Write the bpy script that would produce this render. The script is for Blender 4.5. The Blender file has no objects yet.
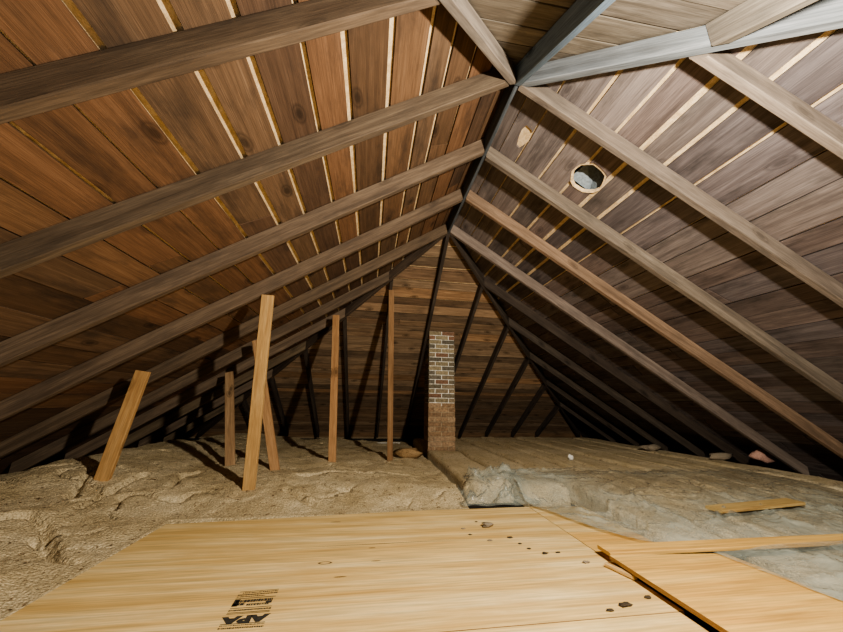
import bpy, bmesh, math, random
from mathutils import Vector, Matrix, noise
R = random.Random(7)
S = bpy.context.scene
C = S.collection
ZC = 0.77                       # eye height above the plywood (z = 0 is the plywood's top)
# ------------------------------------------------------------------ roof geometry (metres)
T = 0.645                       # slope of every roof plane
SL = math.hypot(1, T)
XR = 0.8004                     # ridge line x
H = 1.9447 + ZC                 # underside of the rafters at the ridge
D = 0.116                       # rafter depth
W = 0.044                       # rafter width
HB = H + (D + 0.001) * SL       # underside of the boards at the ridge
YN, YF = 1.49, 3.324            # ends of the ridge
ZB = -0.02                      # attic floor
# ------------------------------------------------------------------ camera
F = 320.9182
yaw, pit, roll = .1468, .2621, .0181
fw = Vector((math.sin(yaw)*math.cos(pit), math.cos(yaw)*math.cos(pit), math.sin(pit)))
r0 = Vector((math.cos(yaw), -math.sin(yaw), 0)); u0 = r0.cross(fw)
rt = r0*math.cos(roll) + u0*math.sin(roll); up = -r0*math.sin(roll) + u0*math.cos(roll)
EYE = Vector((0, 0, ZC))
cd = bpy.data.cameras.new('camera'); cam = bpy.data.objects.new('camera', cd); C.objects.link(cam)
cam.matrix_world = Matrix(((rt.x, up.x, -fw.x, 0), (rt.y, up.y, -fw.y, 0), (rt.z, up.z, -fw.z, ZC), (0, 0, 0, 1)))
cd.sensor_fit = 'HORIZONTAL'; cd.sensor_width = 36; cd.lens = F/843*36; cd.clip_start = .02
S.camera = cam
def ray(px, py): return fw + rt*((px-421.5)/F) - up*((py-316)/F)
def onz(px, py, z): d = ray(px, py); return EYE + d*((z-ZC)/d.z)          # photo direction met with a level
def ony(px, py, y): d = ray(px, py); return EYE + d*(y/d.y)
def onleft(px, py, h=H):
    d = ray(px, py); k = (h - T*XR - ZC)/(d.z - T*d.x); return EYE + d*k
def onright(px, py, h=H):
    d = ray(px, py); k = (h + T*XR - ZC)/(d.z + T*d.x); return EYE + d*k
def onfar(px, py, h=H):
    d = ray(px, py); k = (h + T*YF - ZC)/(d.z + T*d.y); return EYE + d*k
# ------------------------------------------------------------------ helpers
class MB:
    """collects faces with uv (metres, u along the grain) and a tint per face"""
    def __init__(s): s.v, s.f, s.uv, s.t, s.m = [], [], [], [], []
    def face(s, pts, uvs, tint=(1, 1, 1), mi=0):
        b = len(s.v); s.v += [tuple(p) for p in pts]; s.f.append(tuple(range(b, b+len(pts))))
        s.uv.append(uvs); s.t.append(tint); s.m.append(mi)
    def build(s, name, mats, parent=None, merge=True, smooth=False):
        me = bpy.data.meshes.new(name); me.from_pydata(s.v, [], s.f)
        me.uv_layers.new(name='UVMap'); me.color_attributes.new('tint', 'FLOAT_COLOR', 'CORNER')
        fu = [c for uvs in s.uv for q in uvs for c in (q[0], q[1])]
        fc = [c for fi, uvs in enumerate(s.uv) for q in uvs for c in (*s.t[fi], 1.)]
        me.uv_layers['UVMap'].data.foreach_set('uv', fu)
        me.color_attributes['tint'].data.foreach_set('color', fc)
        for m in (mats if isinstance(mats, (list, tuple)) else [mats]): me.materials.append(m)
        for p, mi in zip(me.polygons, s.m): p.material_index = mi; p.use_smooth = smooth
        if merge:
            bm = bmesh.new(); bm.from_mesh(me); bmesh.ops.remove_doubles(bm, verts=bm.verts, dist=1e-5)
            bmesh.ops.recalc_face_normals(bm, faces=bm.faces); bm.to_mesh(me); bm.free()
        o = bpy.data.objects.new(name, me); C.objects.link(o); o.parent = parent
        return o
def tag(o, label, cat, group=None, kind=None):
    o['label'] = label; o['category'] = cat
    if group: o['group'] = group
    if kind: o['kind'] = kind
    return o
def struct(o): o['kind'] = 'structure'; return o
def empty(name, loc):
    o = bpy.data.objects.new(name, None); C.objects.link(o); o.location = loc; o.empty_display_size = .1; return o
def recenter(o):
    """put the origin of a mesh thing at the middle of its base"""
    vs = o.data.vertices; n = len(vs)
    c = Vector((sum(v.co.x for v in vs)/n, sum(v.co.y for v in vs)/n, min(v.co.z for v in vs)))
    o.data.transform(Matrix.Translation(-c)); o.location = c; return o
def beam(mb, p0, p1, side, w, d, n0=None, n1=None, seg=10, ch=.004, wob=.0015, tint=(1, 1, 1), two=None):
    """timber from p0 to p1 (centre of the underside), 'side' across its width, depth d away from the underside;
    n0, n1: normals of the cut planes through p0 and p1"""
    p0, p1 = Vector(p0), Vector(p1); ax = (p1-p0).normalized(); sd = Vector(side).normalized()
    dn = ax.cross(sd).normalized()
    if dn.z < 0: dn = -dn
    if two is not None: dn = Vector(two).normalized()
    n0 = Vector(n0) if n0 is not None else ax; n1 = Vector(n1) if n1 is not None else ax
    h = w/2
    prof = [(-h, ch), (-h+ch, 0), (h-ch, 0), (h, ch), (h, d-ch), (h-ch, d), (-h+ch, d), (-h, d-ch)]
    per = [0]
    for i in range(8):
        a, b = prof[i], prof[(i+1) % 8]; per.append(per[-1]+math.hypot(a[0]-b[0], a[1]-b[1]))
    L = (p1-p0).length; uo, vo = R.uniform(0, 40), R.uniform(0, 40)
    rings = []
    ph = R.uniform(0, 100)
    for k in range(seg+1):
        ring = []
        for (a, b) in prof:
            off = sd*a + dn*b
            q0 = p0+off; q0 = q0 - ax*((q0-p0).dot(n0)/ax.dot(n0))
            q1 = p1+off; q1 = q1 - ax*((q1-p1).dot(n1)/ax.dot(n1))
            q = q0.lerp(q1, k/seg)
            if 0 < k < seg and b < d*.6: q = q + sd*(wob*noise.noise((k*1.7+ph, a*30, 0))) + dn*(wob*noise.noise((k*1.3+ph, 9, b*9)))
            ring.append(q)
        rings.append(ring)
    for k in range(seg):
        for i in range(8):
            j = (i+1) % 8
            pts = [rings[k][i], rings[k+1][i], rings[k+1][j], rings[k][j]]
            u0_, u1_ = uo+L*k/seg, uo+L*(k+1)/seg; v0_, v1_ = vo+per[i], vo+per[i+1]
            mb.face(pts, [(u0_, v0_), (u1_, v0_), (u1_, v1_), (u0_, v1_)], tint)
    for ring in (rings[0][::-1], rings[-1]):
        mb.face(ring, [(uo+.02*i, vo) for i in range(8)], tuple(.8*c for c in tint))
    return mb
# ------------------------------------------------------------------ materials
def nodes(name):
    m = bpy.data.materials.new(name); m.use_nodes = True; nt = m.node_tree; nt.nodes.clear()
    out = nt.nodes.new('ShaderNodeOutputMaterial'); b = nt.nodes.new('ShaderNodeBsdfPrincipled')
    nt.links.new(b.outputs[0], out.inputs[0])
    def N(t, **k):
        n = nt.nodes.new('ShaderNode'+t)
        for a, v in k.items():
            if a in n.inputs: n.inputs[a].default_value = v
            else: setattr(n, a, v)
        return n
    return m, nt, b, N, nt.links.new
def ramp(N, stops):
    r = N('ValToRGB'); e = r.color_ramp.elements
    while len(e) < len(stops): e.new(.5)
    for x, (p, c) in zip(e, stops): x.position = p; x.color = (*c, 1) if len(c) == 3 else c
    return r
def mix(N, L, a, b, fac, mode='MIX'):
    n = N('Mix', data_type='RGBA', blend_type=mode)
    for s, v in ((n.inputs[0], fac), (n.inputs[6], a), (n.inputs[7], b)):
        if hasattr(v, 'is_linked') or hasattr(v, 'links'): L(v, s)
        elif isinstance(v, (int, float)): s.default_value = v
        else: s.default_value = (*v, 1)
    return n.outputs[2]
def wood(name, dark, mid, light, stain=(.02, .015, .01), stain_amt=.6, grain=26, rough=.8, bump=.25, knots=.8, stretch=1.4, contrast=1.):
    m, nt, b, N, L = nodes(name)
    uv = N('UVMap'); uv.uv_map = 'UVMap'
    mp = N('Mapping'); mp.inputs['Scale'].default_value = (stretch, grain, 1); L(uv.outputs[0], mp.inputs[0])
    g = N('TexNoise', Scale=1., Detail=6., Roughness=.62, Distortion=.6); L(mp.outputs[0], g.inputs['Vector'])
    mp2 = N('Mapping'); mp2.inputs['Scale'].default_value = (6*stretch, grain*7, 1); L(uv.outputs[0], mp2.inputs[0])
    g2 = N('TexNoise', Scale=1., Detail=3.); L(mp2.outputs[0], g2.inputs['Vector'])
    c = ramp(N, [(.5-.2/contrast, dark), (.5, mid), (.5+.2/contrast, light)]); L(g.outputs[0], c.inputs[0])
    fine = ramp(N, [(.3, (.72, .72, .72)), (.65, (1.08, 1.08, 1.08))]); L(g2.outputs[0], fine.inputs[0])
    col = mix(N, L, c.outputs[0], fine.outputs[0], 1., 'MULTIPLY')
    # blotches
    mp3 = N('Mapping'); mp3.inputs['Scale'].default_value = (2.2, 6, 1); L(uv.outputs[0], mp3.inputs[0])
    bl = N('TexNoise', Scale=1., Detail=5., Roughness=.65); L(mp3.outputs[0], bl.inputs['Vector'])
    bf = ramp(N, [(.5, (0, 0, 0)), (.72, (stain_amt,)*3)]); L(bl.outputs[0], bf.inputs[0])
    col = mix(N, L, col, stain, bf.outputs[0])
    # knots
    mp4 = N('Mapping'); mp4.inputs['Scale'].default_value = (2.4, 4.6, 1); L(uv.outputs[0], mp4.inputs[0])
    vo = N('TexVoronoi', Scale=1.); vo.voronoi_dimensions = '2D'; L(mp4.outputs[0], vo.inputs['Vector'])
    kf = ramp(N, [(.05, (knots,)*3), (.1, (knots*.35,)*3), (.125, (knots*.7,)*3), (.17, (0, 0, 0))]); L(vo.outputs['Distance'], kf.inputs[0])
    sc_ = N('SeparateColor'); L(vo.outputs['Color'], sc_.inputs[0])
    gt = N('Math', operation='GREATER_THAN'); gt.inputs[1].default_value = .62; L(sc_.outputs[0], gt.inputs[0])
    km = N('Math', operation='MULTIPLY'); L(kf.outputs[0], km.inputs[0]); L(gt.outputs[0], km.inputs[1])
    col = mix(N, L, col, tuple(x*.35 for x in dark), km.outputs[0])
    at = N('Attribute'); at.attribute_name = 'tint'
    col = mix(N, L, col, at.outputs['Color'], 1., 'MULTIPLY')
    L(col, b.inputs['Base Color']); b.inputs['Roughness'].default_value = rough
    b.inputs['Specular IOR Level'].default_value = .25
    bp = N('Bump', Strength=bump, Distance=.004); L(g2.outputs[0], bp.inputs['Height']); L(bp.outputs[0], b.inputs['Normal'])
    return m
M = {}
M['board_l'] = wood('old_boards_brown', (.088, .053, .031), (.138, .083, .048), (.195, .122, .074), stain=(.03, .022, .017), stain_amt=.75, grain=40, contrast=.8)
M['board_r'] = wood('old_boards_hazed_grey', (.105, .085, .080), (.162, .134, .126), (.225, .19, .178), stain=(.03, .026, .024), stain_amt=.7, knots=.6)  # greyed towards mauve: lens haze over the right slope is in the colour
M['board_f'] = wood('old_boards_far', (.18, .12, .072), (.28, .19, .12), (.42, .30, .19), stain=(.05, .038, .028), stain_amt=.7)
M['board_n'] = wood('old_boards_near_hazed', (.13, .105, .08), (.21, .175, .135), (.31, .265, .21), stain=(.05, .04, .03), stain_amt=.4, knots=.3)  # near end boards greyed too, with the haze painted into them
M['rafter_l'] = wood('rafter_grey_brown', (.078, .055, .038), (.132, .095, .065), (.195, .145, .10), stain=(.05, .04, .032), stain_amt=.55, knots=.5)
M['rafter_r'] = wood('rafter_hazed_grey', (.12, .095, .075), (.19, .155, .125), (.27, .225, .18), stain=(.06, .055, .05), stain_amt=.55, knots=.5)  # paler and greyer than the left rafters, to carry the veil of haze
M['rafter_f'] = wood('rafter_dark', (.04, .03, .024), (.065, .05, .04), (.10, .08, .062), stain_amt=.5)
M['ridge'] = wood('ridge_flare_blue', (.05, .055, .062), (.08, .09, .10), (.12, .13, .145), stain_amt=.3)  # blue is lens flare and shade put into the wood colour
M['osb'] = wood('new_sheathing', (.50, .35, .19), (.70, .52, .31), (.85, .68, .45), stain=(.38, .25, .12), stain_amt=.5, grain=40, stretch=25, knots=0)
M['post'] = wood('post_pine', (.34, .20, .09), (.46, .30, .14), (.56, .39, .20), stain=(.22, .12, .05), stain_amt=.35, knots=.6)
M['post_w'] = wood('post_weathered', (.22, .13, .065), (.32, .20, .105), (.42, .28, .16), stain=(.14, .08, .04), stain_amt=.4)
M['ply'] = wood('plywood_face', (.58, .37, .135), (.74, .53, .235), (.84, .655, .35), stain=(.60, .38, .14), stain_amt=.6, grain=13, contrast=1.3, rough=.6, bump=.06, knots=0, stretch=.55)
M['ply_o'] = wood('plywood_orange', (.54, .29, .085), (.70, .43, .145), (.80, .54, .215), stain=(.5, .28, .08), stain_amt=.4, grain=13, rough=.6, bump=.06, knots=0, stretch=.55)
M['ply_edge'] = wood('plywood_edge', (.2, .1, .04), (.4, .23, .1), (.62, .42, .2), grain=300, knots=0, stain_amt=.2)
def plain(name, col, rough=.6, metal=0., bump=0., scale=60.):
    m, nt, b, N, L = nodes(name)
    tc = N('TexCoord'); n = N('TexNoise', Scale=scale, Detail=4.); L(tc.outputs['Object'], n.inputs['Vector'])
    c = ramp(N, [(.3, tuple(x*.65 for x in col)), (.7, tuple(min(1, x*1.25) for x in col))]); L(n.outputs[0], c.inputs[0])
    L(c.outputs[0], b.inputs['Base Color']); b.inputs['Roughness'].default_value = rough; b.inputs['Metallic'].default_value = metal
    if bump:
        bp = N('Bump', Strength=bump, Distance=.01); L(n.outputs[0], bp.inputs['Height']); L(bp.outputs[0], b.inputs['Normal'])
    return m
M['ink'] = plain('stamp_ink', (.035, .03, .022), .8)
M['knot'] = plain('knot_brown', (.12, .065, .025), .7)
M['dark'] = plain('gap_shade', (.01, .008, .006), .9)  # near-black floor colour, stands in for shade in the batt seams
M['metal'] = plain('vent_metal', (.15, .18, .20), .45, .2)
M['rim'] = plain('sawn_rim', (.78, .58, .34), .8)
M['metal_dk'] = plain('vent_metal_dark', (.02, .05, .085), .5, .2)
M['pink'] = plain('pink_fibre', (.52, .30, .23), .95, bump=.8, scale=90)
M['white'] = plain('white_scrap', (.7, .68, .62), .8)
M['crumb'] = plain('insulation_crumb', (.30, .24, .17), .95, bump=.9, scale=150)
M['crumb_d'] = plain('dark_crumb', (.07, .05, .03), .95, bump=.9, scale=150)
def insulation(name, a, c, d, speck):
    m, nt, b, N, L = nodes(name)
    tc = N('TexCoord')
    n1 = N('TexNoise', Scale=3., Detail=5., Roughness=.6); L(tc.outputs['Object'], n1.inputs['Vector'])
    n2 = N('TexNoise', Scale=120., Detail=3., Roughness=.7); L(tc.outputs['Object'], n2.inputs['Vector'])
    v = N('TexVoronoi', Scale=75.); L(tc.outputs['Object'], v.inputs['Vector'])
    r1 = ramp(N, [(.32, a), (.5, c), (.68, d)]); L(n1.outputs[0], r1.inputs[0])
    r2 = ramp(N, [(.3, (speck,)*3), (.55, (1, 1, 1)), (.75, (1.25, 1.22, 1.18))]); L(n2.outputs[0], r2.inputs[0])
    r3 = ramp(N, [(.0, (1.15,)*3), (.55, (.78,)*3)]); L(v.outputs['Distance'], r3.inputs[0])
    col = mix(N, L, r1.outputs[0], r2.outputs[0], 1., 'MULTIPLY'); col = mix(N, L, col, r3.outputs[0], .8, 'MULTIPLY')
    v2 = N('TexNoise', Scale=22., Detail=6., Roughness=.75); L(tc.outputs['Object'], v2.inputs['Vector'])
    r4 = ramp(N, [(.34, (.2, .15, .11)), (.43, (1, 1, 1))]); L(v2.outputs[0], r4.inputs[0])
    col = mix(N, L, col, r4.outputs[0], 1., 'MULTIPLY')
    L(col, b.inputs['Base Color']); b.inputs['Roughness'].default_value = 1.; b.inputs['Specular IOR Level'].default_value = .05
    ad = N('Math', operation='ADD'); L(n2.outputs[0], ad.inputs[0]); L(v.outputs['Distance'], ad.inputs[1])
    bp = N('Bump', Strength=.7, Distance=.012); L(ad.outputs[0], bp.inputs['Height']); L(bp.outputs[0], b.inputs['Normal'])
    return m
M['loose'] = insulation('loose_fill', (.58, .455, .265), (.70, .565, .35), (.79, .655, .43), .5)
M['batt'] = insulation('batt_fibre', (.55, .43, .25), (.66, .53, .33), (.74, .61, .40), .7)
M['batt_b'] = insulation('batt_brown', (.34, .21, .10), (.46, .30, .15), (.54, .37, .20), .6)
def plastic():
    m, nt, b, N, L = nodes('clear_plastic_film')
    tc = N('TexCoord')
    n = N('TexNoise', Scale=3.3, Detail=4., Roughness=.6); L(tc.outputs['Object'], n.inputs['Vector'])
    at = N('Attribute'); at.attribute_name = 'tint'
    a = ramp(N, [(.35, (.14,)*3), (.7, (.40,)*3)]); L(n.outputs[0], a.inputs[0])
    mu = N('Math', operation='MULTIPLY', use_clamp=True); L(a.outputs[0], mu.inputs[0]); L(at.outputs['Fac'], mu.inputs[1])
    b.inputs['Base Color'].default_value = (.47, .50, .43, 1); b.inputs['Roughness'].default_value = .4
    b.inputs['Specular IOR Level'].default_value = .12
    L(mu.outputs[0], b.inputs['Alpha'])
    w = N('TexNoise', Scale=14., Detail=3., Distortion=1.2); L(tc.outputs['Object'], w.inputs['Vector'])
    bp = N('Bump', Strength=.6, Distance=.02); L(w.outputs[0], bp.inputs['Height']); L(bp.outputs[0], b.inputs['Normal'])
    # a film keeps its shine where it is clear
    gl = N('BsdfGlossy', Roughness=.13); L(bp.outputs[0], gl.inputs['Normal'])
    fr = N('Fresnel', IOR=1.35); L(bp.outputs[0], fr.inputs['Normal'])
    ms = N('MixShader'); fm = N('Math', operation='MULTIPLY'); fm.inputs[1].default_value = .4; L(fr.outputs[0], fm.inputs[0]); L(fm.outputs[0], ms.inputs[0]); L(b.outputs[0], ms.inputs[1]); L(gl.outputs[0], ms.inputs[2])
    L(ms.outputs[0], nt.nodes['Material Output'].inputs[0])
    return m
M['film'] = plastic()
def brick():
    m, nt, b, N, L = nodes('chimney_brick')
    tc = N('TexCoord'); n = N('TexNoise', Scale=35., Detail=5.); L(tc.outputs['Object'], n.inputs['Vector'])
    r = ramp(N, [(.3, (.6,)*3), (.7, (1.3,)*3)]); L(n.outputs[0], r.inputs[0])
    at = N('Attribute'); at.attribute_name = 'tint'
    L(mix(N, L, at.outputs['Color'], r.outputs[0], 1., 'MULTIPLY'), b.inputs['Base Color']); b.inputs['Roughness'].default_value = .95
    bp = N('Bump', Strength=.6, Distance=.006); L(n.outputs[0], bp.inputs['Height']); L(bp.outputs[0], b.inputs['Normal'])
    return m
M['brick'] = brick()
# ------------------------------------------------------------------ the setting: board ceilings on the four slopes
def slope_frame(kind):
    """origin at the ridge on the underside of the boards, du along the boards, dv down the slope, n up"""
    if kind == 'left':  o, du, dv = Vector((XR, 0, HB)), Vector((0, 1, 0)), Vector((-1, 0, -T))
    if kind == 'right': o, du, dv = Vector((XR, 0, HB)), Vector((0, 1, 0)), Vector((1, 0, -T))
    if kind == 'far':   o, du, dv = Vector((XR, YF, HB)), Vector((1, 0, 0)), Vector((0, 1, -T))
    if kind == 'near':  o, du, dv = Vector((XR, YN, HB)), Vector((1, 0, 0)), Vector((0, -1, -T))
    dv = dv.normalized(); n = du.cross(dv)
    if n.z < 0: n = -n
    return o, du, dv, n
def urange(kind, v):
    k = max(0, v)/SL
    return (YN-k, YF+k) if kind in ('left', 'right') else (-k, k)
VE = (HB-ZB)/T*SL - .02
def boards(kind, seams, mat, tints, joint=.25):
    o, du, dv, n = slope_frame(kind); mb = MB()
    rows = [(0.004, 0)] + seams + [(VE, 0)]
    for i in range(len(rows)-1):
        a = rows[i][0]+rows[i][1]/2; b = rows[i+1][0]-rows[i+1][1]/2
        ua0, ua1 = urange(kind, a); ub0, ub1 = urange(kind, b)
        ua0 += .003; ub0 += .003; ua1 -= .003; ub1 -= .003
        L0 = max(ub1-ub0, .01)
        cuts = [0., 1.]
        if L0 > 2 and R.random() < joint*2.4: cuts = [0, R.uniform(.3, .7), 1.]
        seg_all = []
        dr = R.uniform(-.006, .006)
        for ci in range(len(cuts)-1):
            s0, s1 = cuts[ci]+(.0008 if ci else 0), cuts[ci+1]-(.0008 if ci < len(cuts)-2 else 0)
            nseg = max(1, int((s1-s0)*L0/.35)); g = R.choice(tints); q = R.uniform(.78, 1.18); g = tuple(q*x for x in g)
            uo, vo = R.uniform(0, 60), R.uniform(0, 60); ph = R.uniform(0, 99)
            lift = R.uniform(0, .004)
            ring = []
            for k in range(nseg+1):
                s = s0+(s1-s0)*k/nseg
                ja = (.004*noise.noise((k*.8+ph, 0, 1)) + dr*(s-.5)) if a > .02 else 0; jb = .004*noise.noise((k*.8+ph, 5, 1)) + dr*(s-.5)
                pa = o+du*(ua0+(ua1-ua0)*s)+dv*(a+ja)+n*lift; pb = o+du*(ub0+(ub1-ub0)*s)+dv*(b+jb)+n*lift
                ring.append((pa, pb, pb+n*.012, pa+n*.012, s*L0, b-a))
            for k in range(nseg):
                A, B = ring[k], ring[k+1]
                ed = tuple(.55*x for x in g)
                for (x, y, v0, v1, tt) in ((0, 1, 0, A[5], g), (1, 2, A[5], A[5]+.02, ed), (2, 3, 0, A[5], g), (3, 0, -.02, 0, ed)):
                    mb.face([A[x], B[x], B[y], A[y]], [(uo+A[4], vo+v0), (uo+B[4], vo+v0), (uo+B[4], vo+v1), (uo+A[4], vo+v1)], tt)
            for q4 in (ring[0], ring[-1]): mb.face(q4[:4], [(uo, vo)]*4, g)
    ob = mb.build('ceiling_'+kind, mat); struct(ob)
    # newer sheathing that shows through the gaps between the old boards
    sb = MB(); lo, hi = .0172, .034
    c = []
    for h in (lo, hi):
        for v in (0., VE+.1):
            a, b = urange(kind, v)
            for u in (a, b): c.append(o+du*u+dv*v+n*h)
    q = lambda a, b, c_, d: sb.face([c[a], c[b], c[c_], c[d]], [(0, 0), (5, 0), (5, 5), (0, 5)])
    def qq(ix, mi=0):
        pts = [c[i] for i in ix]; sb.face(pts, [((p-o).dot(du)*1.0+30, (p-o).dot(dv)) for p in pts])
    qq((0, 1, 3, 2)); qq((4, 5, 7, 6)); qq((0, 2, 6, 4)); qq((1, 3, 7, 5)); qq((2, 3, 7, 6)); qq((0, 1, 5, 4))
    sh = sb.build('roof_sheathing', M['osb'], ob)
    return ob, sh
def fill(lst, step=.2, w=.006, jit=.02):
    """continue a list of (seam, gap) down to the eave"""
    while lst[-1][0] < VE-.3: lst.append((lst[-1][0]+step+R.uniform(-jit, jit), w*R.uniform(.3, 1.5)))
    return lst
left = fill([(.094, .01), (.226, .014), (.40, .014), (.578, .028), (.731, .026), (.948, .034), (1.177, .034), (1.357, .028), (1.566, .03),
             (1.753, .034), (1.974, .024), (2.155, .01), (2.334, .014), (2.51, .01), (2.688, .008)])
right = fill([(.15, .008), (.313, .012), (.548, .022), (.761, .024), (.953, .032), (1.131, .032), (1.355, .02), (1.585, .01), (1.765, .009),
              (1.985, .012), (2.153, .008), (2.364, .012)])
far = fill([(.16, .012), (.33, .022), (.50, .012), (.66, .024), (.71, .006), (.88, .022), (1.02, .008), (1.2, .018), (1.33, .01), (1.5, .016)], .15, .009, .05)
near = fill([(.13, .01), (.3, .012), (.47, .01), (.66, .012), (.85, .01)], .19, .01)
cl, shl = boards('left', left, M['board_l'], [(1, 1, 1), (1.1, .95, .85), (.85, .8, .75), (1.15, 1.05, .95), (.75, .72, .75)])
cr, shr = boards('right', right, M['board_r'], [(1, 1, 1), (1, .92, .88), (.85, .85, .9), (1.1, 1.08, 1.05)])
cf, shf = boards('far', far, M['board_f'], [(1, 1, 1), (1.25, 1.1, .95), (.6, .6, .62), (1.1, 1.05, 1), (.75, .7, .68)], .1)
cn, shn = boards('near', near, M['board_n'], [(1, 1, 1), (.9, .9, .92), (1.1, 1.1, 1.1)])
# the round hole and the small notch sawn through the right slope
o_, du_, dv_, n_ = slope_frame('right')
HU, HV, HR = 1.838, .838, .128
def cut(obs, bm_):
    me = bpy.data.meshes.new('cutter'); bm_.to_mesh(me); bm_.free(); c = bpy.data.objects.new('cutter', me); C.objects.link(c)
    for ob in obs:
        md = ob.modifiers.new('b', 'BOOLEAN'); md.object = c; md.operation = 'DIFFERENCE'; md.solver = 'EXACT'
        dg = bpy.context.evaluated_depsgraph_get(); dg.update()
        nm = bpy.data.meshes.new_from_object(ob.evaluated_get(dg)); ob.modifiers.clear(); old = ob.data; ob.data = nm; bpy.data.meshes.remove(old)
    bpy.data.objects.remove(c); bpy.data.meshes.remove(me)
RF = Matrix((du_, dv_, n_)).transposed().to_4x4()
def hole_ring(r, h, n=18, seed=3):
    rr = random.Random(seed); pts = []
    for i in range(n):
        a = 2*math.pi*i/n; q = r*(1+rr.uniform(-.06, .04)); pts.append(o_+du_*(HU+q*math.cos(a))+dv_*(HV+q*math.sin(a))+n_*h)
    return pts
bmc = bmesh.new()
lo = [bmc.verts.new(p) for p in hole_ring(HR, -.05)]; hi = [bmc.verts.new(p) for p in hole_ring(HR, .10)]
bmc.faces.new(lo[::-1]); bmc.faces.new(hi)
for i in range(18): bmc.faces.new([lo[i], lo[(i+1) % 18], hi[(i+1) % 18], hi[i]])
bmesh.ops.recalc_face_normals(bmc, faces=bmc.faces)
cut([cr, shr], bmc)
bmc = bmesh.new(); ru = random.Random(4)
ring_ = [(-.085, -.02), (-.03, -.035), (.03, -.03), (.10, -.012), (.11, .02), (.06, .04), (.0, .062), (-.05, .058), (-.075, .03)]
lo = [bmc.verts.new(o_+du_*(1.845+a)+dv_*(.262+b)+n_*-.05) for a, b in ring_]; hi = [bmc.verts.new(o_+du_*(1.845+a)+dv_*(.262+b)+n_*.0158) for a, b in ring_]
bmc.faces.new(lo[::-1]); bmc.faces.new(hi)
for i in range(9): bmc.faces.new([lo[i], lo[(i+1) % 9], hi[(i+1) % 9], hi[i]])
bmesh.ops.recalc_face_normals(bmc, faces=bmc.faces)
cut([cr], bmc)
# ------------------------------------------------------------------ rafters
dYL = {0: .002, 1: -.052, 2: -.0457, 3: -.0258, 4: .0278, 5: .032}
dYR = {0: .0337, 1: -.0143, 2: -.002, 3: -.0414, 4: .0022, 5: .012, 6: -.0135}
order = ['nearest', 'second', 'third', 'fourth', 'fifth', 'sixth', 'seventh', 'eighth', 'ninth', 'tenth']
Y_L, Y_R = {}, {}
K_EAVE = (H-ZB)/T
def common(side, i):
    d = (dYL if side < 0 else dYR).get(i, 0); y = .8904+.61*i+d-.005
    (Y_L if side < 0 else Y_R)[i] = y
    if y < YN-.02: k0 = YN-y+.035; n0 = Vector((side, 1, 0)).normalized()
    elif y > YF+.03: k0 = y-YF+.035; n0 = Vector((side, -1, 0)).normalized()
    else: k0 = .016; n0 = Vector((1, 0, 0))
    k1 = K_EAVE-.02
    if k1-k0 < .3: return
    p0 = Vector((XR+side*k0, y, H-T*k0)); p1 = Vector((XR+side*k1, y, H-T*k1))
    q = R.uniform(.85, 1.15)
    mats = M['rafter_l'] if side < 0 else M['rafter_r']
    tint = (q, q*R.uniform(.95, 1.0), q*R.uniform(.9, 1.0))
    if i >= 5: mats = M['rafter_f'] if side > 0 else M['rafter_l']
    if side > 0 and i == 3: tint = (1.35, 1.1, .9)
    o = recenter(beam(MB(), p0, p1, (0, 1, 0), W, D, n0, (1, 0, 0), seg=14, tint=tint).build('rafter', mats))
    sd = 'left' if side < 0 else 'right'
    if i == 0: lab = 'heavy grey-brown jack rafter crossing the top %s, nearest rafter on the %s slope' % ((sd, sd) if side < 0 else ('right corner', sd))
    elif i == 1: lab = '%s weathered rafter from the near ridge end down the %s slope, second from the viewer' % ('long' , sd)
    else:
        ex = {(-1, 3): ' with a pine post under it', (1, 3): ' in warmer brown wood'}.get((side, i), '')
        lab = 'weathered rafter on the %s slope%s, %s from the viewer' % (sd, ex, order[i])
    tag(o, lab, 'rafter', 'rafters of the %s slope' % sd)
for i in range(0, 10): common(-1, i)
for i in range(0, 10): common(1, i)
def hip(sx, sy, y0, mat, label, tint=(1, 1, 1), kend=None):
    k0, k1 = .03, kend or K_EAVE-.03
    p0 = Vector((XR+sx*k0, y0+sy*k0, H-T*k0)); p1 = Vector((XR+sx*k1, y0+sy*k1, H-T*k1))
    o = recenter(beam(MB(), p0, p1, (sx, -sy, 0), W, .113, (0, 1, 0), (sx, sy, 0), seg=14, tint=tint).build('hip_rafter', mat))
    tag(o, label, 'hip rafter', 'hip rafters')
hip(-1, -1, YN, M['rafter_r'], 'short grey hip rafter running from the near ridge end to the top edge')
hip(1, -1, YN, M['ridge'], 'flare-tinted blue-grey hip rafter running from the near ridge end to the top right corner', (2.2, 2.1, 2.0))  # tint brightens the blue like the flare over it
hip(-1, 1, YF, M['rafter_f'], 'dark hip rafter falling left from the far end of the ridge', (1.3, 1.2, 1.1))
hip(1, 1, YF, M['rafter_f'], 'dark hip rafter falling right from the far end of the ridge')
def jack(sy, k, label, mat, cat='rafter', tint=(1, 1, 1), grp=None):
    x = XR+k; kk = abs(k)
    y0 = YF if sy > 0 else YN
    s0 = kk+.035 if kk > .01 else .02
    n0 = (0, 1, 0) if kk < .01 else Vector((1 if k > 0 else -1, -sy, 0)).normalized()
    p0 = Vector((x, y0+sy*s0, H-T*s0)); s1 = K_EAVE-.03; p1 = Vector((x, y0+sy*s1, H-T*s1))
    o = recenter(beam(MB(), p0, p1, (1, 0, 0), W, D, n0, (0, 1, 0), seg=14, tint=tint).build('jack_rafter' if kk > .01 else 'rafter', mat))
    tag(o, label, cat, grp or ('rafters of the far end' if sy > 0 else 'rafters of the near end'))
jack(1, 0, 'dark middle rafter of the far end slope, running down beside the chimney', M['rafter_f'])
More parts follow.
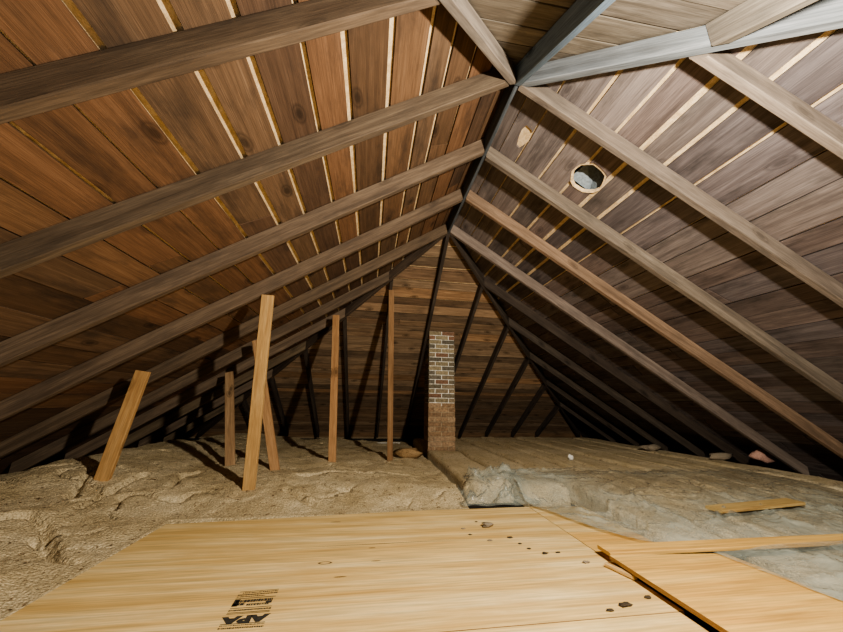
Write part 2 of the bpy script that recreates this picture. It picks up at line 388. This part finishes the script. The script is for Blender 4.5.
for n, k in enumerate((.62, 1.245, 1.87, 2.5, 3.1)):
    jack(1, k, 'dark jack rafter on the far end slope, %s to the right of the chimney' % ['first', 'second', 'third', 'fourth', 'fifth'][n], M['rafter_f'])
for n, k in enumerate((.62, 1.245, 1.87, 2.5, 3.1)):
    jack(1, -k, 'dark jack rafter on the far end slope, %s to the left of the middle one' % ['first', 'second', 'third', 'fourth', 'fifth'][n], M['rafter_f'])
jack(-1, 0, 'flare-tinted blue-grey middle rafter of the near end slope, between the two near hip rafters', M['ridge'], tint=(2.2, 2.6, 3.0))  # strong blue tint paints the lens flare on this timber
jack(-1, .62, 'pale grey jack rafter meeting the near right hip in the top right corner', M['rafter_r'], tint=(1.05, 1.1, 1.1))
# ridge board between the rafter pairs
mb = MB(); beam(mb, (XR, YN-.01, H-.005), (XR, YF+.01, H-.005), (1, 0, 0), .026, .135, seg=10, two=(0, 0, 1))
tag(recenter(mb.build('ridge_board', M['ridge'])), 'thin ridge board, coloured shaded blue-grey, between the paired rafters at the peak', 'ridge board')  # dark blue paints the shaded side of the board
# ------------------------------------------------------------------ floor
mb = MB(); x0, x1, y0, y1 = XR-K_EAVE-.3, XR+K_EAVE+.3, YN-K_EAVE-.3, YF+K_EAVE+.3
mb.face([(x0, y0, ZB-.03), (x1, y0, ZB-.03), (x1, y1, ZB-.03), (x0, y1, ZB-.03)], [(0, 0), (8, 0), (8, 8), (0, 8)])
struct(mb.build('floor', M['dark'], merge=False))
# ------------------------------------------------------------------ loose insulation (left)
PX0, PX1, PY0, PY1 = -1.25, 1.26, .12, 2.62
def sst(a, b, x): t = min(1, max(0, (x-a)/(b-a))); return t*t*(3-2*t)
CR = []
for pl in ([(0, 522), (25, 517), (47, 520), (58, 538)], [(37, 530), (66, 543), (97, 541)], [(79, 506), (113, 493), (142, 484)], [(171, 488), (183, 480), (200, 477)],
           [(300, 478), (340, 472), (372, 474)], [(90, 482), (70, 500)], [(215, 500), (245, 506), (268, 503)], [(285, 488), (312, 494)]):
    pl = [onz(px, py, .08).xy for px, py in pl]; CR += list(zip(pl, pl[1:]))
def crack(x, y):
    p = Vector((x, y)); best = 9
    for a, b in CR:
        ab = b-a; t = min(1, max(0, (p-a).dot(ab)/ab.length_squared)); d = (p-a-ab*t).length
        if d < best: best = d; sgn = ab.cross(p-a) if hasattr(ab, 'cross') else 0
    if best > .16: return 0
    best += .012*noise.noise((x*22, y*22, 6))
    return -.065*max(0, 1-best/.034) + .008*(1-sst(.02, .14, best))*(1 if sgn > 0 else .3)
def ground(x, y):
    base = .005 + .11*sst(-1.2, -2.6, x) + .07*sst(2.7, 3.4, y)*sst(1., -1.2, x) - .10*sst(4.2, 6.6, y) + .02*sst(2.7, 3.2, y)
    bump = .035*noise.noise((x*2.1, y*2.1, 3)) + .016*noise.noise((x*5, y*5, 7)) + .008*noise.noise((x*13, y*13, 1)) + .006*noise.noise((x*27, y*27, 5))
    rid = abs(noise.noise((x*2.6+5, y*3.4, 2.2))); cr_ = -.06*max(0, 1-rid/.045)*sst(.0, .15, noise.noise((x*1.7, y*1.7, 9)))
    z = base + bump + cr_ + crack(x, y) + .02 - .16*sst(-2.62, -2.95, x+.12*noise.noise((y*1.5, 3, 3)))*sst(1.4, 2.2, y)
    # kept below the plywood, level with its edge beside it
    dx = max(PX0-x, x-PX1, 0); dy = max(PY0-y, y-PY1, 0); d = math.hypot(dx, dy)
    z = -.012 + (z+.012)*sst(.0, .28, d) + .010*noise.noise((x*9, y*9, 2))*sst(0, .08, d) if d < .28 else z
    if d == 0: z = -.05
    return max(z, -.048)
def roof_z(x, y):                                   # underside of rafters
    return H - T*max(abs(x-XR), y-YF, YN-y, 0)
verts, faces = [], []
gx0, gx1, gy0, gy1, st = -3.35, .80, .3, 7.2, .018
nx, ny = int((gx1-gx0)/st), int((gy1-gy0)/st)
for j in range(ny+1):
    for i in range(nx+1):
        x, y = gx0+i*st, gy0+j*st
        z = ground(x, y); z = min(z, roof_z(x, y)-.004) if roof_z(x, y) < .3 else z
        verts.append((x, y, max(z, -.049)))
for j in range(ny):
    for i in range(nx):
        x, y = gx0+(i+.5)*st, gy0+(j+.5)*st
        if PX0+.08 < x < PX1-.08 and PY0+.08 < y < PY1-.08: continue
        a = j*(nx+1)+i; faces.append((a, a+1, a+nx+2, a+nx+1))
me = bpy.data.meshes.new('loose_insulation'); me.from_pydata(verts, [], faces); me.materials.append(M['loose'])
for p in me.polygons: p.use_smooth = True
o = bpy.data.objects.new('loose_insulation', me); C.objects.link(o)
tag(o, 'lumpy tan loose-fill insulation spread over the left and middle of the attic floor', 'insulation', kind='stuff')
# ------------------------------------------------------------------ insulation batts (right)
BT = .13
def rampz(y): return .035+(BT-.035)*sst(1.8, 2.9, y)
def batt(x0, x1, y0, y1, label, mat=M['batt'], top=BT, seed=0):
    nxx, nyy = 18, int((y1-y0)/.06); grid = []
    vs, fs = [], []
    for j in range(nyy+1):
        for i in range(nxx+1):
            s = i/nxx; y = y0+(y1-y0)*j/nyy
            e = min(s, 1-s)*(x1-x0); ee = min(y-y0, y1-y)
            z = top-BT+rampz(y) - .035*(1-sst(0, .025, e))*rampz(y)/BT - .02*(1-sst(0, .05, ee)) + .012*noise.noise((s*4+seed*7, y*3, seed)) + .006*noise.noise((s*9, y*9, seed+4))
            xx = x0+(x1-x0)*s + .02*noise.noise((y*2.2, seed*3.1, s*.5))
            z = min(z, roof_z(xx, y)-.006) if roof_z(xx, y) < .5 else z
            vs.append((xx, y, max(z, -.03)))
    for j in range(nyy):
        for i in range(nxx):
            a = j*(nxx+1)+i; fs.append((a, a+1, a+nxx+2, a+nxx+1))
    # skirt down to the floor
    ring = [i for i in range(nxx+1)] + [j*(nxx+1)+nxx for j in range(1, nyy+1)] + [nyy*(nxx+1)+i for i in range(nxx-1, -1, -1)] + [j*(nxx+1) for j in range(nyy-1, 0, -1)]
    low = []
    for r in ring: low.append(len(vs)); vs.append((vs[r][0], vs[r][1], -.045))
    for q in range(len(ring)):
        p = (q+1) % len(ring); fs.append((ring[q], low[q], low[p], ring[p]))
    fs.append(tuple(low))
    me = bpy.data.meshes.new('insulation_batt'); me.from_pydata(vs, [], fs); me.materials.append(mat)
    for p in me.polygons: p.use_smooth = len(p.vertices) == 4
    o = bpy.data.objects.new('insulation_batt', me); C.objects.link(o); recenter(o)
    tag(o, label, 'insulation', 'insulation batts on the right half of the floor')
xs = [.83, 1.27, 1.71, 2.13, 2.42, 2.86, 3.28, 3.7, 4.1, 4.5]
words = ['leftmost', 'second', 'third', 'fourth', 'fifth', 'sixth', 'seventh', 'eighth', 'ninth']
batt(.83, 1.255, 2.9, 4.80, 'tan insulation batt in front of the brick chimney, its brown cut end facing out', M['batt'], .12, 1)
batt(.86, 1.255, 5.33, 6.6, 'short tan insulation batt behind the brick chimney', M['batt'], .09, 21)
for i in range(1, 9):
    ys = 2.75 if i < 2 else 1.86
    ym = YF+(H-.16)/T-.25
    batt(xs[i]+.024, xs[i+1]-.024, ys, min(ym, 6.5), 'long tan insulation batt right of the chimney, %s counted from the left' % words[i], M['batt'], BT+R.uniform(-.012, .012), i+2)
batt(1.96, 3.4, .5, 1.66, 'low insulation batt under the plastic beside the raised orange sheet', M['batt'], .142, 30)
# ------------------------------------------------------------------ plywood
def sheet(name, x0, x1, y0, y1, z, th, mat, label, rot=0., tint=(1, 1, 1), pts=None):
    if pts is None: pts = [(x0, y0), (x1, y0), (x1, y1), (x0, y1)]
    mb = MB(); n = len(pts); uo, vo = R.uniform(0, 30), R.uniform(0, 30)
    top = [Vector((p[0], p[1], z)) for p in pts]; bot = [Vector((p[0], p[1], z-th)) for p in pts]
    mb.face(top, [(uo+p.x, vo+p.y) for p in top], tint, 0); mb.face(bot[::-1], [(uo+p.x, vo+p.y) for p in bot[::-1]], tint, 0)
    for i in range(n):
        j = (i+1) % n; l = (top[j]-top[i]).length
        mb.face([top[i], bot[i], bot[j], top[j]], [(0, 0), (0, th), (l, th), (l, 0)], (1, 1, 1), 1)
    o = mb.build(name, [mat, M['ply_edge']])
    return tag(recenter(o), label, 'plywood sheet', 'plywood sheets on the floor')
A = sheet('plywood_sheet', 0, 0, 0, 0, 0., .018, M['ply'], 'long pale plywood sheet across the floor, the farther one, edged by tan insulation', pts=[(-1.25, 1.335), (1.255, 1.335), (1.255, 2.63), (.3, 2.615), (-1.23, 2.50)])
B = sheet('plywood_sheet', 0, 0, 0, 0, 0., .018, M['ply'], 'pale plywood sheet nearest the viewer with a black stamp printed on it', pts=[(-1.33, .1), (1.235, .1), (1.235, 1.33), (-1.27, 1.33)], tint=(1.02, 1.02, 1.0))
Ae = sheet('plywood_offcut', 0, 0, 0, 0, .0005, .018, M['ply'], 'pale plywood offcut between the long sheet and the bunched plastic film', pts=[(1.258, 2.125), (1.69, 2.085), (1.69, 2.6), (1.258, 2.63)])
Dd = sheet('plywood_offcut', 0, 0, 0, 0, .001, .018, M['ply_o'], 'orange plywood offcut between the long sheet and the plastic film', pts=[(1.258, 1.72), (1.69, 1.72), (1.69, 2.08), (1.258, 2.12)])
Cs = sheet('plywood_sheet', 0, 0, 0, 0, .045, .018, M['ply_o'], 'orange plywood sheet at lower right, raised at its edge over a dark gap', pts=[(1.235, .2), (1.93, .2), (1.88, 1.3), (1.85, 1.655), (1.225, 1.70)], tint=(1.02, 1.03, 1.0))
def plank(name, p0, p1, w, th, mat, label, cat, grp=None, tint=(1, 1, 1), ch=.002):
    p0, p1 = Vector(p0), Vector(p1); ax = (p1-p0).normalized(); sd = Vector((-ax.y, ax.x, 0))
    return tag(recenter(beam(MB(), p0, p1, sd, w, th, seg=5, ch=ch, tint=tint).build(name, mat)), label, cat, grp)
plank('wood_plank', (1.24, 1.76, .032), (3.1, 1.735, .036), .10, .018, M['ply_o'], 'narrow light wood strip along the far edge of the raised orange sheet', 'plank', tint=(1.08, 1.1, 1.1))
plank('wood_block', (1.3, .3, .001), (1.3, 1.62, .001), .05, .024, M['post_w'], 'dark wood strip lying in the gap under the raised orange sheet', 'plank', tint=(.5, .45, .4))
p0, p1 = onz(606, 566, .004), onz(636, 580, .004)
plank('wood_sliver', p0, p1, .022, .016, M['post'], 'small split wood sliver at the corner of the raised orange sheet', 'wood sliver', tint=(1.5, 1.6, 1.6))
# plank on the batts
p0, p1 = onz(714, 511, .085), onz(796, 503, .105)
plank('wood_plank', p0, p1, .11, .02, M['post'], 'yellowish short plank lying on the insulation beyond the plastic film', 'plank', tint=(1.05, 1.1, .95))
# stamp on the near sheet, upside down as seen from here
def flat(name, polys, mat, parent):
    me = bpy.data.meshes.new(name); vs, fs = [], []
    for p in polys:
        b = len(vs); vs += p; fs.append(tuple(range(b, b+len(p))))
    me.from_pydata(vs, [], fs); me.materials.append(mat)
    bm = bmesh.new(); bm.from_mesh(me)
    for f_ in bm.faces:
        if f_.normal.z < 0: f_.normal_flip()
    bm.to_mesh(me); bm.free()
    o = bpy.data.objects.new(name, me); C.objects.link(o); o.parent = parent
    if parent: o.matrix_parent_inverse = Matrix.Translation(-parent.location)
    return o
def text_mesh(name, s, size, loc, rotz, mat, parent, sx=1., bold=0.):
    cu = bpy.data.curves.new(name, 'FONT'); cu.body = s; cu.size = size; cu.align_x = 'CENTER'; cu.align_y = 'CENTER'; cu.offset = bold
    t = bpy.data.objects.new(name, cu); C.objects.link(t); dg = bpy.context.evaluated_depsgraph_get(); dg.update()
    me = bpy.data.meshes.new_from_object(t.evaluated_get(dg)); bpy.data.objects.remove(t); me.name = name
    me.transform(Matrix.Translation(loc) @ Matrix.Rotation(rotz, 4, 'Z') @ Matrix.Diagonal((sx, 1, 1, 1)))
    me.materials.clear(); me.materials.append(mat)
    o = bpy.data.objects.new(name, me); C.objects.link(o); o.parent = parent
    o.matrix_parent_inverse = Matrix.Translation(-parent.location)
    return o
stf0, stf1, stn0, stn1 = onz(240, 592, 0), onz(279, 589, 0), onz(217, 630, 0), onz(263, 627, 0)
def sp(s, t): return stn0.lerp(stn1, s).lerp(stf0.lerp(stf1, s), t)          # s across, t away from the viewer
ang = math.atan2((stf1-stf0).y, (stf1-stf0).x)
polys = []; zz = .0006
def bar(s0, s1, t0, t1): polys.append([(p.x, p.y, zz) for p in (sp(s0, t0), sp(s1, t0), sp(s1, t1), sp(s0, t1))])
rs = random.Random(5)
def dashes(t0, t1, s0=0., s1=1., lo=.012, hi=.05):
    s = s0
    while s < s1:
        e = min(s1, s+rs.uniform(lo, hi)); bar(s, e, t0+rs.uniform(0, .006), t1-rs.uniform(0, .006)); s = e+rs.uniform(.006, .012)
bar(0, 1, .985, 1.0); dashes(.93, .965, .1); dashes(.87, .91); dashes(.82, .85, 0, .7)
bar(0, 1, .775, .79); dashes(.66, .74, .05, .95, .02, .08); dashes(.58, .65, 0, .3, .05, .1); dashes(.56, .62, .35, .9)
bar(0, .14, .56, .76); bar(.8, .95, .6, .66)
bar(0, 1, .5, .515); dashes(.43, .475); bar(0, 1, .385, .40); bar(0, 1, .355, .367)
bar(0, 1, .105, .12); dashes(.065, .09); dashes(.0, .035)
st_ = flat('stamp', polys, M['ink'], B); st_['label'] = 'black printed grading stamp'
c_ = sp(.5, .22); FS = (sp(.5, .30)-sp(.5, .14)).length/(.085*.72); wA = (sp(1, .24)-sp(0, .24)).length
le = text_mesh('stamp_letters', 'APA', .085*FS, (c_.x, c_.y, zz), ang+math.pi, M['ink'], st_, 1.55, .004)
le.parent = st_; le['label'] = 'bold letters reading APA, upside down'
bx = [v.co for v in le.data.vertices]
# dark flakes and a football patch in the face veneer
def lens(px, py, l, w, ring=False):
    c = onz(px, py, 0); ps = []
    for i in range(16):
        a = 2*math.pi*i/16; ps.append((c.x+l/2*math.cos(a), c.y+w/2*math.sin(a)*abs(math.sin(a))**.4, zz))
    return ps
A_k = [(325, 563, .07, .03), (336, 522, .07, .010), (376, 561, .05, .008), (372, 548, .04, .008), (340, 577, .06, .008)]
for k in A_k[1:]: flat('knot', [lens(*k)], M['knot'], A)
l0 = lens(*A_k[0]); c0 = onz(325, 563, 0); pr = []
for i in range(16):
    j = (i+1) % 16; q = lambda p, s: (c0.x+(p[0]-c0.x)*s, c0.y+(p[1]-c0.y)*s, zz)
    pr.append([l0[i], l0[j], q(l0[j], .72), q(l0[i], .72)])
flat('veneer_patch', pr, M['knot'], A)
pa, pb = onz(296, 548, 0), onz(468, 539, 0); pm = pa.lerp(pb, .5)
flat('veneer_split', [[(pa.x, pa.y, zz), (pm.x, pm.y-.005, zz), (pb.x, pb.y, zz), (pm.x, pm.y+.001, zz)]], M['knot'], A)
# ------------------------------------------------------------------ plastic film
def film(name, fx, nu, nv, label, amp=.02, seed=1, dens=None):
    vs, fs = [], []
    for j in range(nv+1):
        for i in range(nu+1): vs.append(fx(i/nu, j/nv))
    for j in range(nv):
        for i in range(nu):
            a = j*(nu+1)+i; fs.append((a, a+1, a+nu+2, a+nu+1))
    me = bpy.data.meshes.new(name); me.from_pydata(vs, [], fs); me.materials.append(M['film'])
    bm = bmesh.new(); bm.from_mesh(me); bm.normal_update()
    if sum(f_.normal.z for f_ in bm.faces) < 0: bmesh.ops.reverse_faces(bm, faces=bm.faces)
    bm.to_mesh(me); bm.free()
    ca = me.color_attributes.new('tint', 'FLOAT_COLOR', 'POINT')
    for j in range(nv+1):
        for i in range(nu+1):
            d = dens(i/nu, j/nv) if dens else 1.; ca.data[j*(nu+1)+i].color = (d, d, d, 1)
    for p in me.polygons: p.use_smooth = True
    o = bpy.data.objects.new(name, me); C.objects.link(o); recenter(o)
    return tag(o, label, 'plastic sheet', 'plastic films on the floor')
def fold(x, y, s, k):                                # sharp creases
    n1 = abs(noise.noise((x*3.1+s, y*4.7, s))); n2 = abs(noise.noise((x*8+s, y*9-s, s+3))); n3 = noise.noise((x*1.3, y*1.3, s))
    n4 = abs(noise.noise((x*1.9-s, y*2.6+s, s*2)))
    return k*(1.5*max(0, 1-n1/.10)**1.5 + 1.7*max(0, 1-n4/.06) + .8*max(0, 1-n2/.14) + n3*.5 - .1)
edge_pts = [(1.24, 2.66), (1.33, 2.45), (1.46, 2.1), (1.58, 1.92), (1.74, 1.815), (4.1, 1.815)]
def edge_y(x):
    for (a, b), (c, d) in zip(edge_pts, edge_pts[1:]):
        if x <= c: return b+(d-b)*max(0, (x-a))/(c-a)
    return 1.8
def big(u, v):
    x = 1.245+(4.0-1.245)*u; y0 = edge_y(x)+.03*noise.noise((x*3, 1, 1))*(x < 1.7); y1 = 3.25+.3*noise.noise((x*1.4, 4, 4))-.12*u
    y = y0+(y1-y0)*v; d = y-y0
    front = 2.73 if x < 1.72 else 1.84
    b = .010+(rampz(y)+.004)*sst(front-.12, front+.10, y)
    z = b + .010 + max(-.006, fold(x*.8, y*.8, 2., .004+.010*sst(0, .25, d)))
    return (x, y, z)
film('plastic_film', big, 180, 100, 'large sheet of wrinkled clear plastic film over the batts right of the plywood', seed=2, dens=lambda u, v: 1.65-1.35*sst(.06, .6, v)*(.35+.65*sst(.12, .3, u)))
def heap(u, v):
    x = .74+.66*u; y = 2.66+.46*v; e = min(u, 1-u, v*1.2, 1-v)
    z = .008+.12*sst(2.72, 2.95, y)*sst(.80, .9, x) + .085*sst(0, .35, e)*(.35+.65*abs(noise.noise((x*7, y*7, 8)))*1.6) + max(-.004, fold(x*1.4, y*1.4, 6., .034)*sst(0, .2, e))
    return (x+.03*noise.noise((y*9, x*3, 2)), y+.04*noise.noise((x*9, y*3, 5)), z)
film('plastic_film', heap, 60, 50, 'crumpled bunch of clear plastic at the far right corner of the long plywood', seed=4, dens=lambda u, v: 1.15)
def piece(u, v):
    a0, a1 = Vector((1.78, 1.66, 0)), Vector((3.4, 1.66, 0)); b1 = Vector((3.3, .5, 0)); b0 = Vector((1.91, .9, 0))
    p = a0.lerp(a1, u).lerp(b0.lerp(b1, u), v); e = min(u, 1-u, v, 1-v)
    return (p.x+.02*noise.noise((p.y*9, 2, 2)), p.y, .052+.02*sst(1.9, 2.2, p.x)+sst(0, .12, e)*(.01+max(-.008, fold(p.x, p.y, 11., .01))))
film('plastic_film', piece, 60, 40, 'piece of clear plastic beside the raised orange sheet at the right edge', seed=5, dens=lambda u, v: 1.6)
# ------------------------------------------------------------------ chimney
mb = MB(); cx0, cx1, cy0, cy1 = .845, 1.255, 4.86, 5.27
core = .012
def boxm(x0, x1, y0, y1, z0, z1, tint, zb=None):
    z1b = z1 if zb is None else zb
    P_ = [(x0, y0, z0), (x1, y0, z0), (x1, y1, z0), (x0, y1, z0), (x0, y0, z1), (x1, y0, z1), (x1, y1, z1b), (x0, y1, z1b)]
    for ix in ((0, 1, 5, 4), (1, 2, 6, 5), (2, 3, 7, 6), (3, 0, 4, 7), (4, 5, 6, 7), (3, 2, 1, 0)): mb.face([P_[i] for i in ix], [(0, 0)]*4, tint)
ctop = lambda y: HB - T*(y-YF) - .012
def mort(z): return (.62, .58, .48) if z > .75 else (.34, .25, .16)
boxm(cx0+core, cx1-core, cy0+core, cy1-core, -.045, .72, (.36, .27, .17))
boxm(cx0+core, cx1-core, cy0+core, cy1-core, .72, ctop(cy0), (.78, .74, .64), ctop(cy1-core))
zr, row = -.045, 0
rb = random.Random(11)
while True:
    z0, z1 = zr, zr+.058
    if z0 > ctop(cy0)-.03: break
    z1 = ctop(cy0)-.003 if z1 > ctop(cy0)-.035 else z1
    def colr():
        if z0 > .72: c = rb.choice([(.17, .14, .095), (.22, .17, .11), (.14, .12, .09), (.19, .105, .065), (.26, .21, .13)])
        else: c = rb.choice([(.26, .165, .092), (.29, .19, .11), (.24, .15, .085), (.32, .215, .13)])
        q = rb.uniform(.85, 1.15); return tuple(q*x for x in c)
    half = .10
    off = 0 if row % 2 else half
    for face_ in ('f', 'b'):
        yy = (cy0, cy0+(.05 if z1 < ctop(cy0)-.06 else .018)) if face_ == 'f' else (cy1-.05, cy1)
        if face_ == 'b' and z1 > ctop(yy[1]): continue
        x = cx0-off
        while x < cx1-.01:
            a, b = max(cx0, x), min(cx1, x+.197)
            if b-a > .02: boxm(a+rb.uniform(0, .003), b-rb.uniform(0, .003), yy[0]+rb.uniform(0, .004), yy[1], z0, z1, colr())
            x += .207
    for xx in ((cx0, cx0+.05), (cx1-.05, cx1)):
        y = cy0+.052-off
        while y < cy1-.06:
            a, b = max(cy0+.052, y), min(cy1-.052, y+.197)
            if b-a > .02 and z1 < ctop(b): boxm(xx[0]+rb.uniform(0, .003), xx[1]-rb.uniform(0, .003), a, b, z0, z1, colr())
            y += .207
    zr += .068; row += 1
tag(recenter(mb.build('chimney', M['brick'], merge=False)), 'square brick chimney rising through the far end slope, pale mortar near its top', 'chimney')
# ------------------------------------------------------------------ posts
def post(bp, tp, w, d, label, mat, tint=(1, 1, 1), face=(1, 0, 0)):
    bp, tp = Vector(bp), Vector(tp)
    bp.z = min(ground(bp.x, bp.y), bp.z)-.015 if bp.x < .8 else bp.z
    ax = (tp-bp).normalized(); sd = Vector(face); sd = (sd-ax*sd.dot(ax)).normalized(); back = sd.cross(ax)
    if back.y < 0: back = -back
    o = recenter(beam(MB(), bp, tp, sd, w, d, (0, 0, 1), None, seg=8, ch=.003, tint=tint, two=back).build('post', mat))
    tag(o, label, 'post', 'loose wooden posts under the left slope')
def gz(px, py):
    z = .1
    for _ in range(25): p = onz(px, py, z); z = .5*z+.5*ground(p.x, p.y)
    return onz(px, py, z)
b = gz(248, 490); yy = Y_L[3]
t1 = ony(267, 297, yy-.03); t1.z = H-T*(XR-t1.x)-.03
post((b.x, b.y, b.z), (t1.x, t1.y-.0, t1.z), .092, .038, 'tall yellow pine post standing under the fourth left rafter, front one', M['post'], (1.15, 1.12, 1.05))
b = gz(100, 480); t1 = ony(142, 371, b.y-.02)
post(b, t1, .10, .04, 'leaning short orange-brown post at the far left, its top end free', M['post'], (.95, .85, .75), (1, .1, 0))
b = gz(230, 466); t1 = onleft(229, 372)
post(b, t1, .09, .035, 'short weathered post left of the tall pine post, standing farther back', M['post_w'])
b = gz(275, 470); t1 = onleft(256, 340)
post(b, t1, .085, .035, 'slanting post half hidden behind the tall pine post', M['post_w'], (1.2, 1.1, 1.0))
b = gz(332, 462); t1 = onleft(336, 315)
post(b, t1, .085, .035, 'thin brown post midway between the tall pine post and the chimney', M['post_w'], (1.25, 1.1, .95))
b = gz(390, 461); t1 = onfar(391.5, 290)
post(b, t1, .072, .035, 'slim weathered post just left of the chimney', M['post_w'], (.85, .78, .72))
# ------------------------------------------------------------------ roof vent seen through the hole
vent = empty('roof_vent', o_+du_*HU+dv_*HV+n_*.0)
tag(vent, 'round hole sawn through the right slope boards showing a grey metal vent', 'roof vent')
def vpart(name, rings, mat, capped=False, smooth=True):
    vs, fs = [], []; n = 18
    for (r, h, dvv) in rings:
        vs += [tuple(p + dv_*dvv - vent.location) for p in hole_ring(r, h)]
    for k in range(len(rings)-1):
        for i in range(n): fs.append((k*n+i, k*n+(i+1) % n, (k+1)*n+(i+1) % n, (k+1)*n+i))
    if capped: fs.append(tuple(range((len(rings)-1)*n, len(rings)*n)))
    me = bpy.data.meshes.new(name); me.from_pydata(vs, [], fs); me.materials.append(mat)
    o = bpy.data.objects.new(name, me); C.objects.link(o); o.parent = vent; return o
vpart('cut_rim', [(HR*1.0, -.003, 0), (HR*.90, .0, 0), (HR*.89, .02, 0), (HR*.99, .033, 0)], M['rim'])
vpart('duct', [(HR*1.3, .036, 0), (HR*1.3, .16, 0), (HR*1.2, .20, 0)], M['metal_dk'])
vpart('vent_cap', [(HR*1.35, .20, 0), (HR*.9, .215, 0), (HR*.3, .22, 0)], M['metal_dk'], True)
# bent flap that catches the light in the lower half of the opening
fl = [o_+du_*(HU+a*HR)+dv_*(HV+b*HR)+n_*h for a, b, h in ((.98, -.75, .06), (1.0, .7, .05), (.2, 1.05, .05), (-.4, .75, .15), (.1, .1, .17), (.1, -.5, .15))]
flat('flap', [[tuple(p) for p in fl]], M['metal'], vent)
# ------------------------------------------------------------------ small things
def lump(name, c, r, mat, label, cat, grp=None, sq=(1, 1, .6), seed=0, sub=2):
    bm = bmesh.new(); bmesh.ops.create_icosphere(bm, subdivisions=sub, radius=1)
    for v in bm.verts:
        p = v.co.copy(); k = 1+.7*noise.noise(p*1.9+Vector((seed*3.3, 0, 0)))+.4*noise.noise(p*4.5+Vector((0, seed*2.1, 0)))
        v.co = Vector((p.x*sq[0], p.y*sq[1], p.z*sq[2]))*k*r
    zmin = min(v.co.z for v in bm.verts)
    for v in bm.verts: v.co.z -= zmin
    me = bpy.data.meshes.new(name); bm.to_mesh(me); bm.free(); me.materials.append(mat)
    for p in me.polygons: p.use_smooth = True
    o = bpy.data.objects.new(name, me); C.objects.link(o); o.location = c; return tag(o, label, cat, grp)
lump('insulation_clump', onz(487, 527, .0), .028, M['crumb'], 'largest grey crumb of insulation lying on the long plywood sheet', 'crumb', 'crumbs on the plywood', (1.5, .9, .4), 1)
for n, (px, py, r, dk, lab) in enumerate([
        (476, 522, .009, 1, 'tiny dark crumb just beyond the largest grey crumb on the plywood'),
        (463, 529, .012, 0, 'small grey crumb left of the largest grey crumb on the plywood'),
        (470, 535, .010, 1, 'small dark crumb on the viewer side of the largest grey crumb'),
        (490, 541, .013, 0, 'flat grey crumb in front of the largest grey crumb on the plywood'),
        (510, 538, .015, 1, 'dark crumb at the left end of the crumb trail on the plywood'),
        (520, 544, .011, 1, 'dark crumb second from the left in the crumb trail on the plywood'),
        (529, 549, .011, 1, 'dark crumb in the middle of the crumb trail on the plywood'),
        (545, 554, .014, 1, 'dark flat crumb fourth in the crumb trail on the plywood'),
        (558, 553, .011, 1, 'dark crumb at the right end of the crumb trail on the plywood'),
        (586, 563, .015, 0, 'grey crumb beside the corner of the raised orange sheet'),
        (648, 598, .014, 1, 'dark wood chip beside the gap at lower right'),
        (625, 606, .022, 1, 'dark splintered flake in the lower right of the near plywood sheet'),
        (610, 611, .013, 1, 'smaller dark flake left of the splintered flake on the near sheet')]):
    lump('crumb', onz(px, py, .0), r*.75, M['crumb_d'] if dk else M['crumb'], lab, 'crumb', 'crumbs on the plywood', (1.5, .8, .35), n+2, 2)
def tuft(px, py, z, r, mat, lab, cat, sq, seed): return lump('insulation_tuft' if mat is not M['white'] else 'paper_scrap', onz(px, py, z), r, mat, lab, cat, 'tufts along the eaves' if mat is not M['white'] else None, sq, seed)
tuft(765, 464, .12, .10, M['pink'], 'pink tuft of fibre at the right eave, the largest pale lump', 'insulation', (1.5, .8, .8), 31)
tuft(722, 460, .125, .085, M['crumb'], 'grey-brown tuft at the right eave left of the pink one', 'insulation', (1.8, .8, .5), 33)
tuft(652, 451, .125, .09, M['crumb'], 'small grey-brown tuft at the right eave farther back', 'insulation', (1.6, .8, .5), 35)
tuft(571, 461, .13, .028, M['white'], 'small white scrap on the batts right of the chimney', 'scrap', (1.2, .8, 1.2), 37)
tuft(408, 459, .04, .10, M['batt_b'], 'rounded brown lump of insulation left of the chimney base', 'insulation', (1.7, .9, .7), 39)
# thin pale laths at the far eave
for n, (xa, xb) in enumerate(((268, 300), (377, 400))):
    p0, p1 = ony(xa, 443.5, 7.0), ony(xb, 443.5, 7.0)
    z = p0.z; p1.z = z
    plank('lath', (p0.x, 7.0, z), (p1.x, 7.0, z), .05, .02, M['white'], ['thin pale lath lying at the far eave behind the left posts', 'thin pale lath lying at the far eave left of the chimney'][n], 'lath', 'laths at the far eave')
# ------------------------------------------------------------------ light
ld = bpy.data.lights.new('work_light', 'POINT'); ld.energy = 115; ld.color = (1., .93, .80); ld.shadow_soft_size = .035
ld.use_nodes = True
_nt = ld.node_tree; _em = [n for n in _nt.nodes if n.type == 'EMISSION'][0]; _fo = _nt.nodes.new('ShaderNodeLightFalloff')
_fo.inputs['Strength'].default_value = 1.; _fo.inputs['Strength'].default_value = .5
_ad = _nt.nodes.new('ShaderNodeMath'); _ad.operation = 'ADD'
_nt.links.new(_fo.outputs['Linear'], _ad.inputs[0]); _nt.links.new(_fo.outputs['Quadratic'], _ad.inputs[1]); _nt.links.new(_ad.outputs[0], _em.inputs['Strength'])
lo_ = bpy.data.objects.new('work_light', ld); C.objects.link(lo_); lo_.location = (1.04, .30, .96+ZC)
l2 = bpy.data.lights.new('eye_fill', 'POINT'); l2.energy = 4; l2.color = (1., .92, .8); l2.shadow_soft_size = .02  # added weak fill lamp at the eye, lifts the shadows
lf = bpy.data.objects.new('eye_fill', l2); C.objects.link(lf); lf.location = (.03, -.01, ZC+.02)
w = bpy.data.worlds.new('world'); S.world = w; w.use_nodes = True
w.node_tree.nodes['Background'].inputs[0].default_value = (.5, .6, .8, 1); w.node_tree.nodes['Background'].inputs[1].default_value = .02
S.view_settings.view_transform = 'AgX'; S.view_settings.look = 'AgX - Medium High Contrast'; S.view_settings.exposure = .75
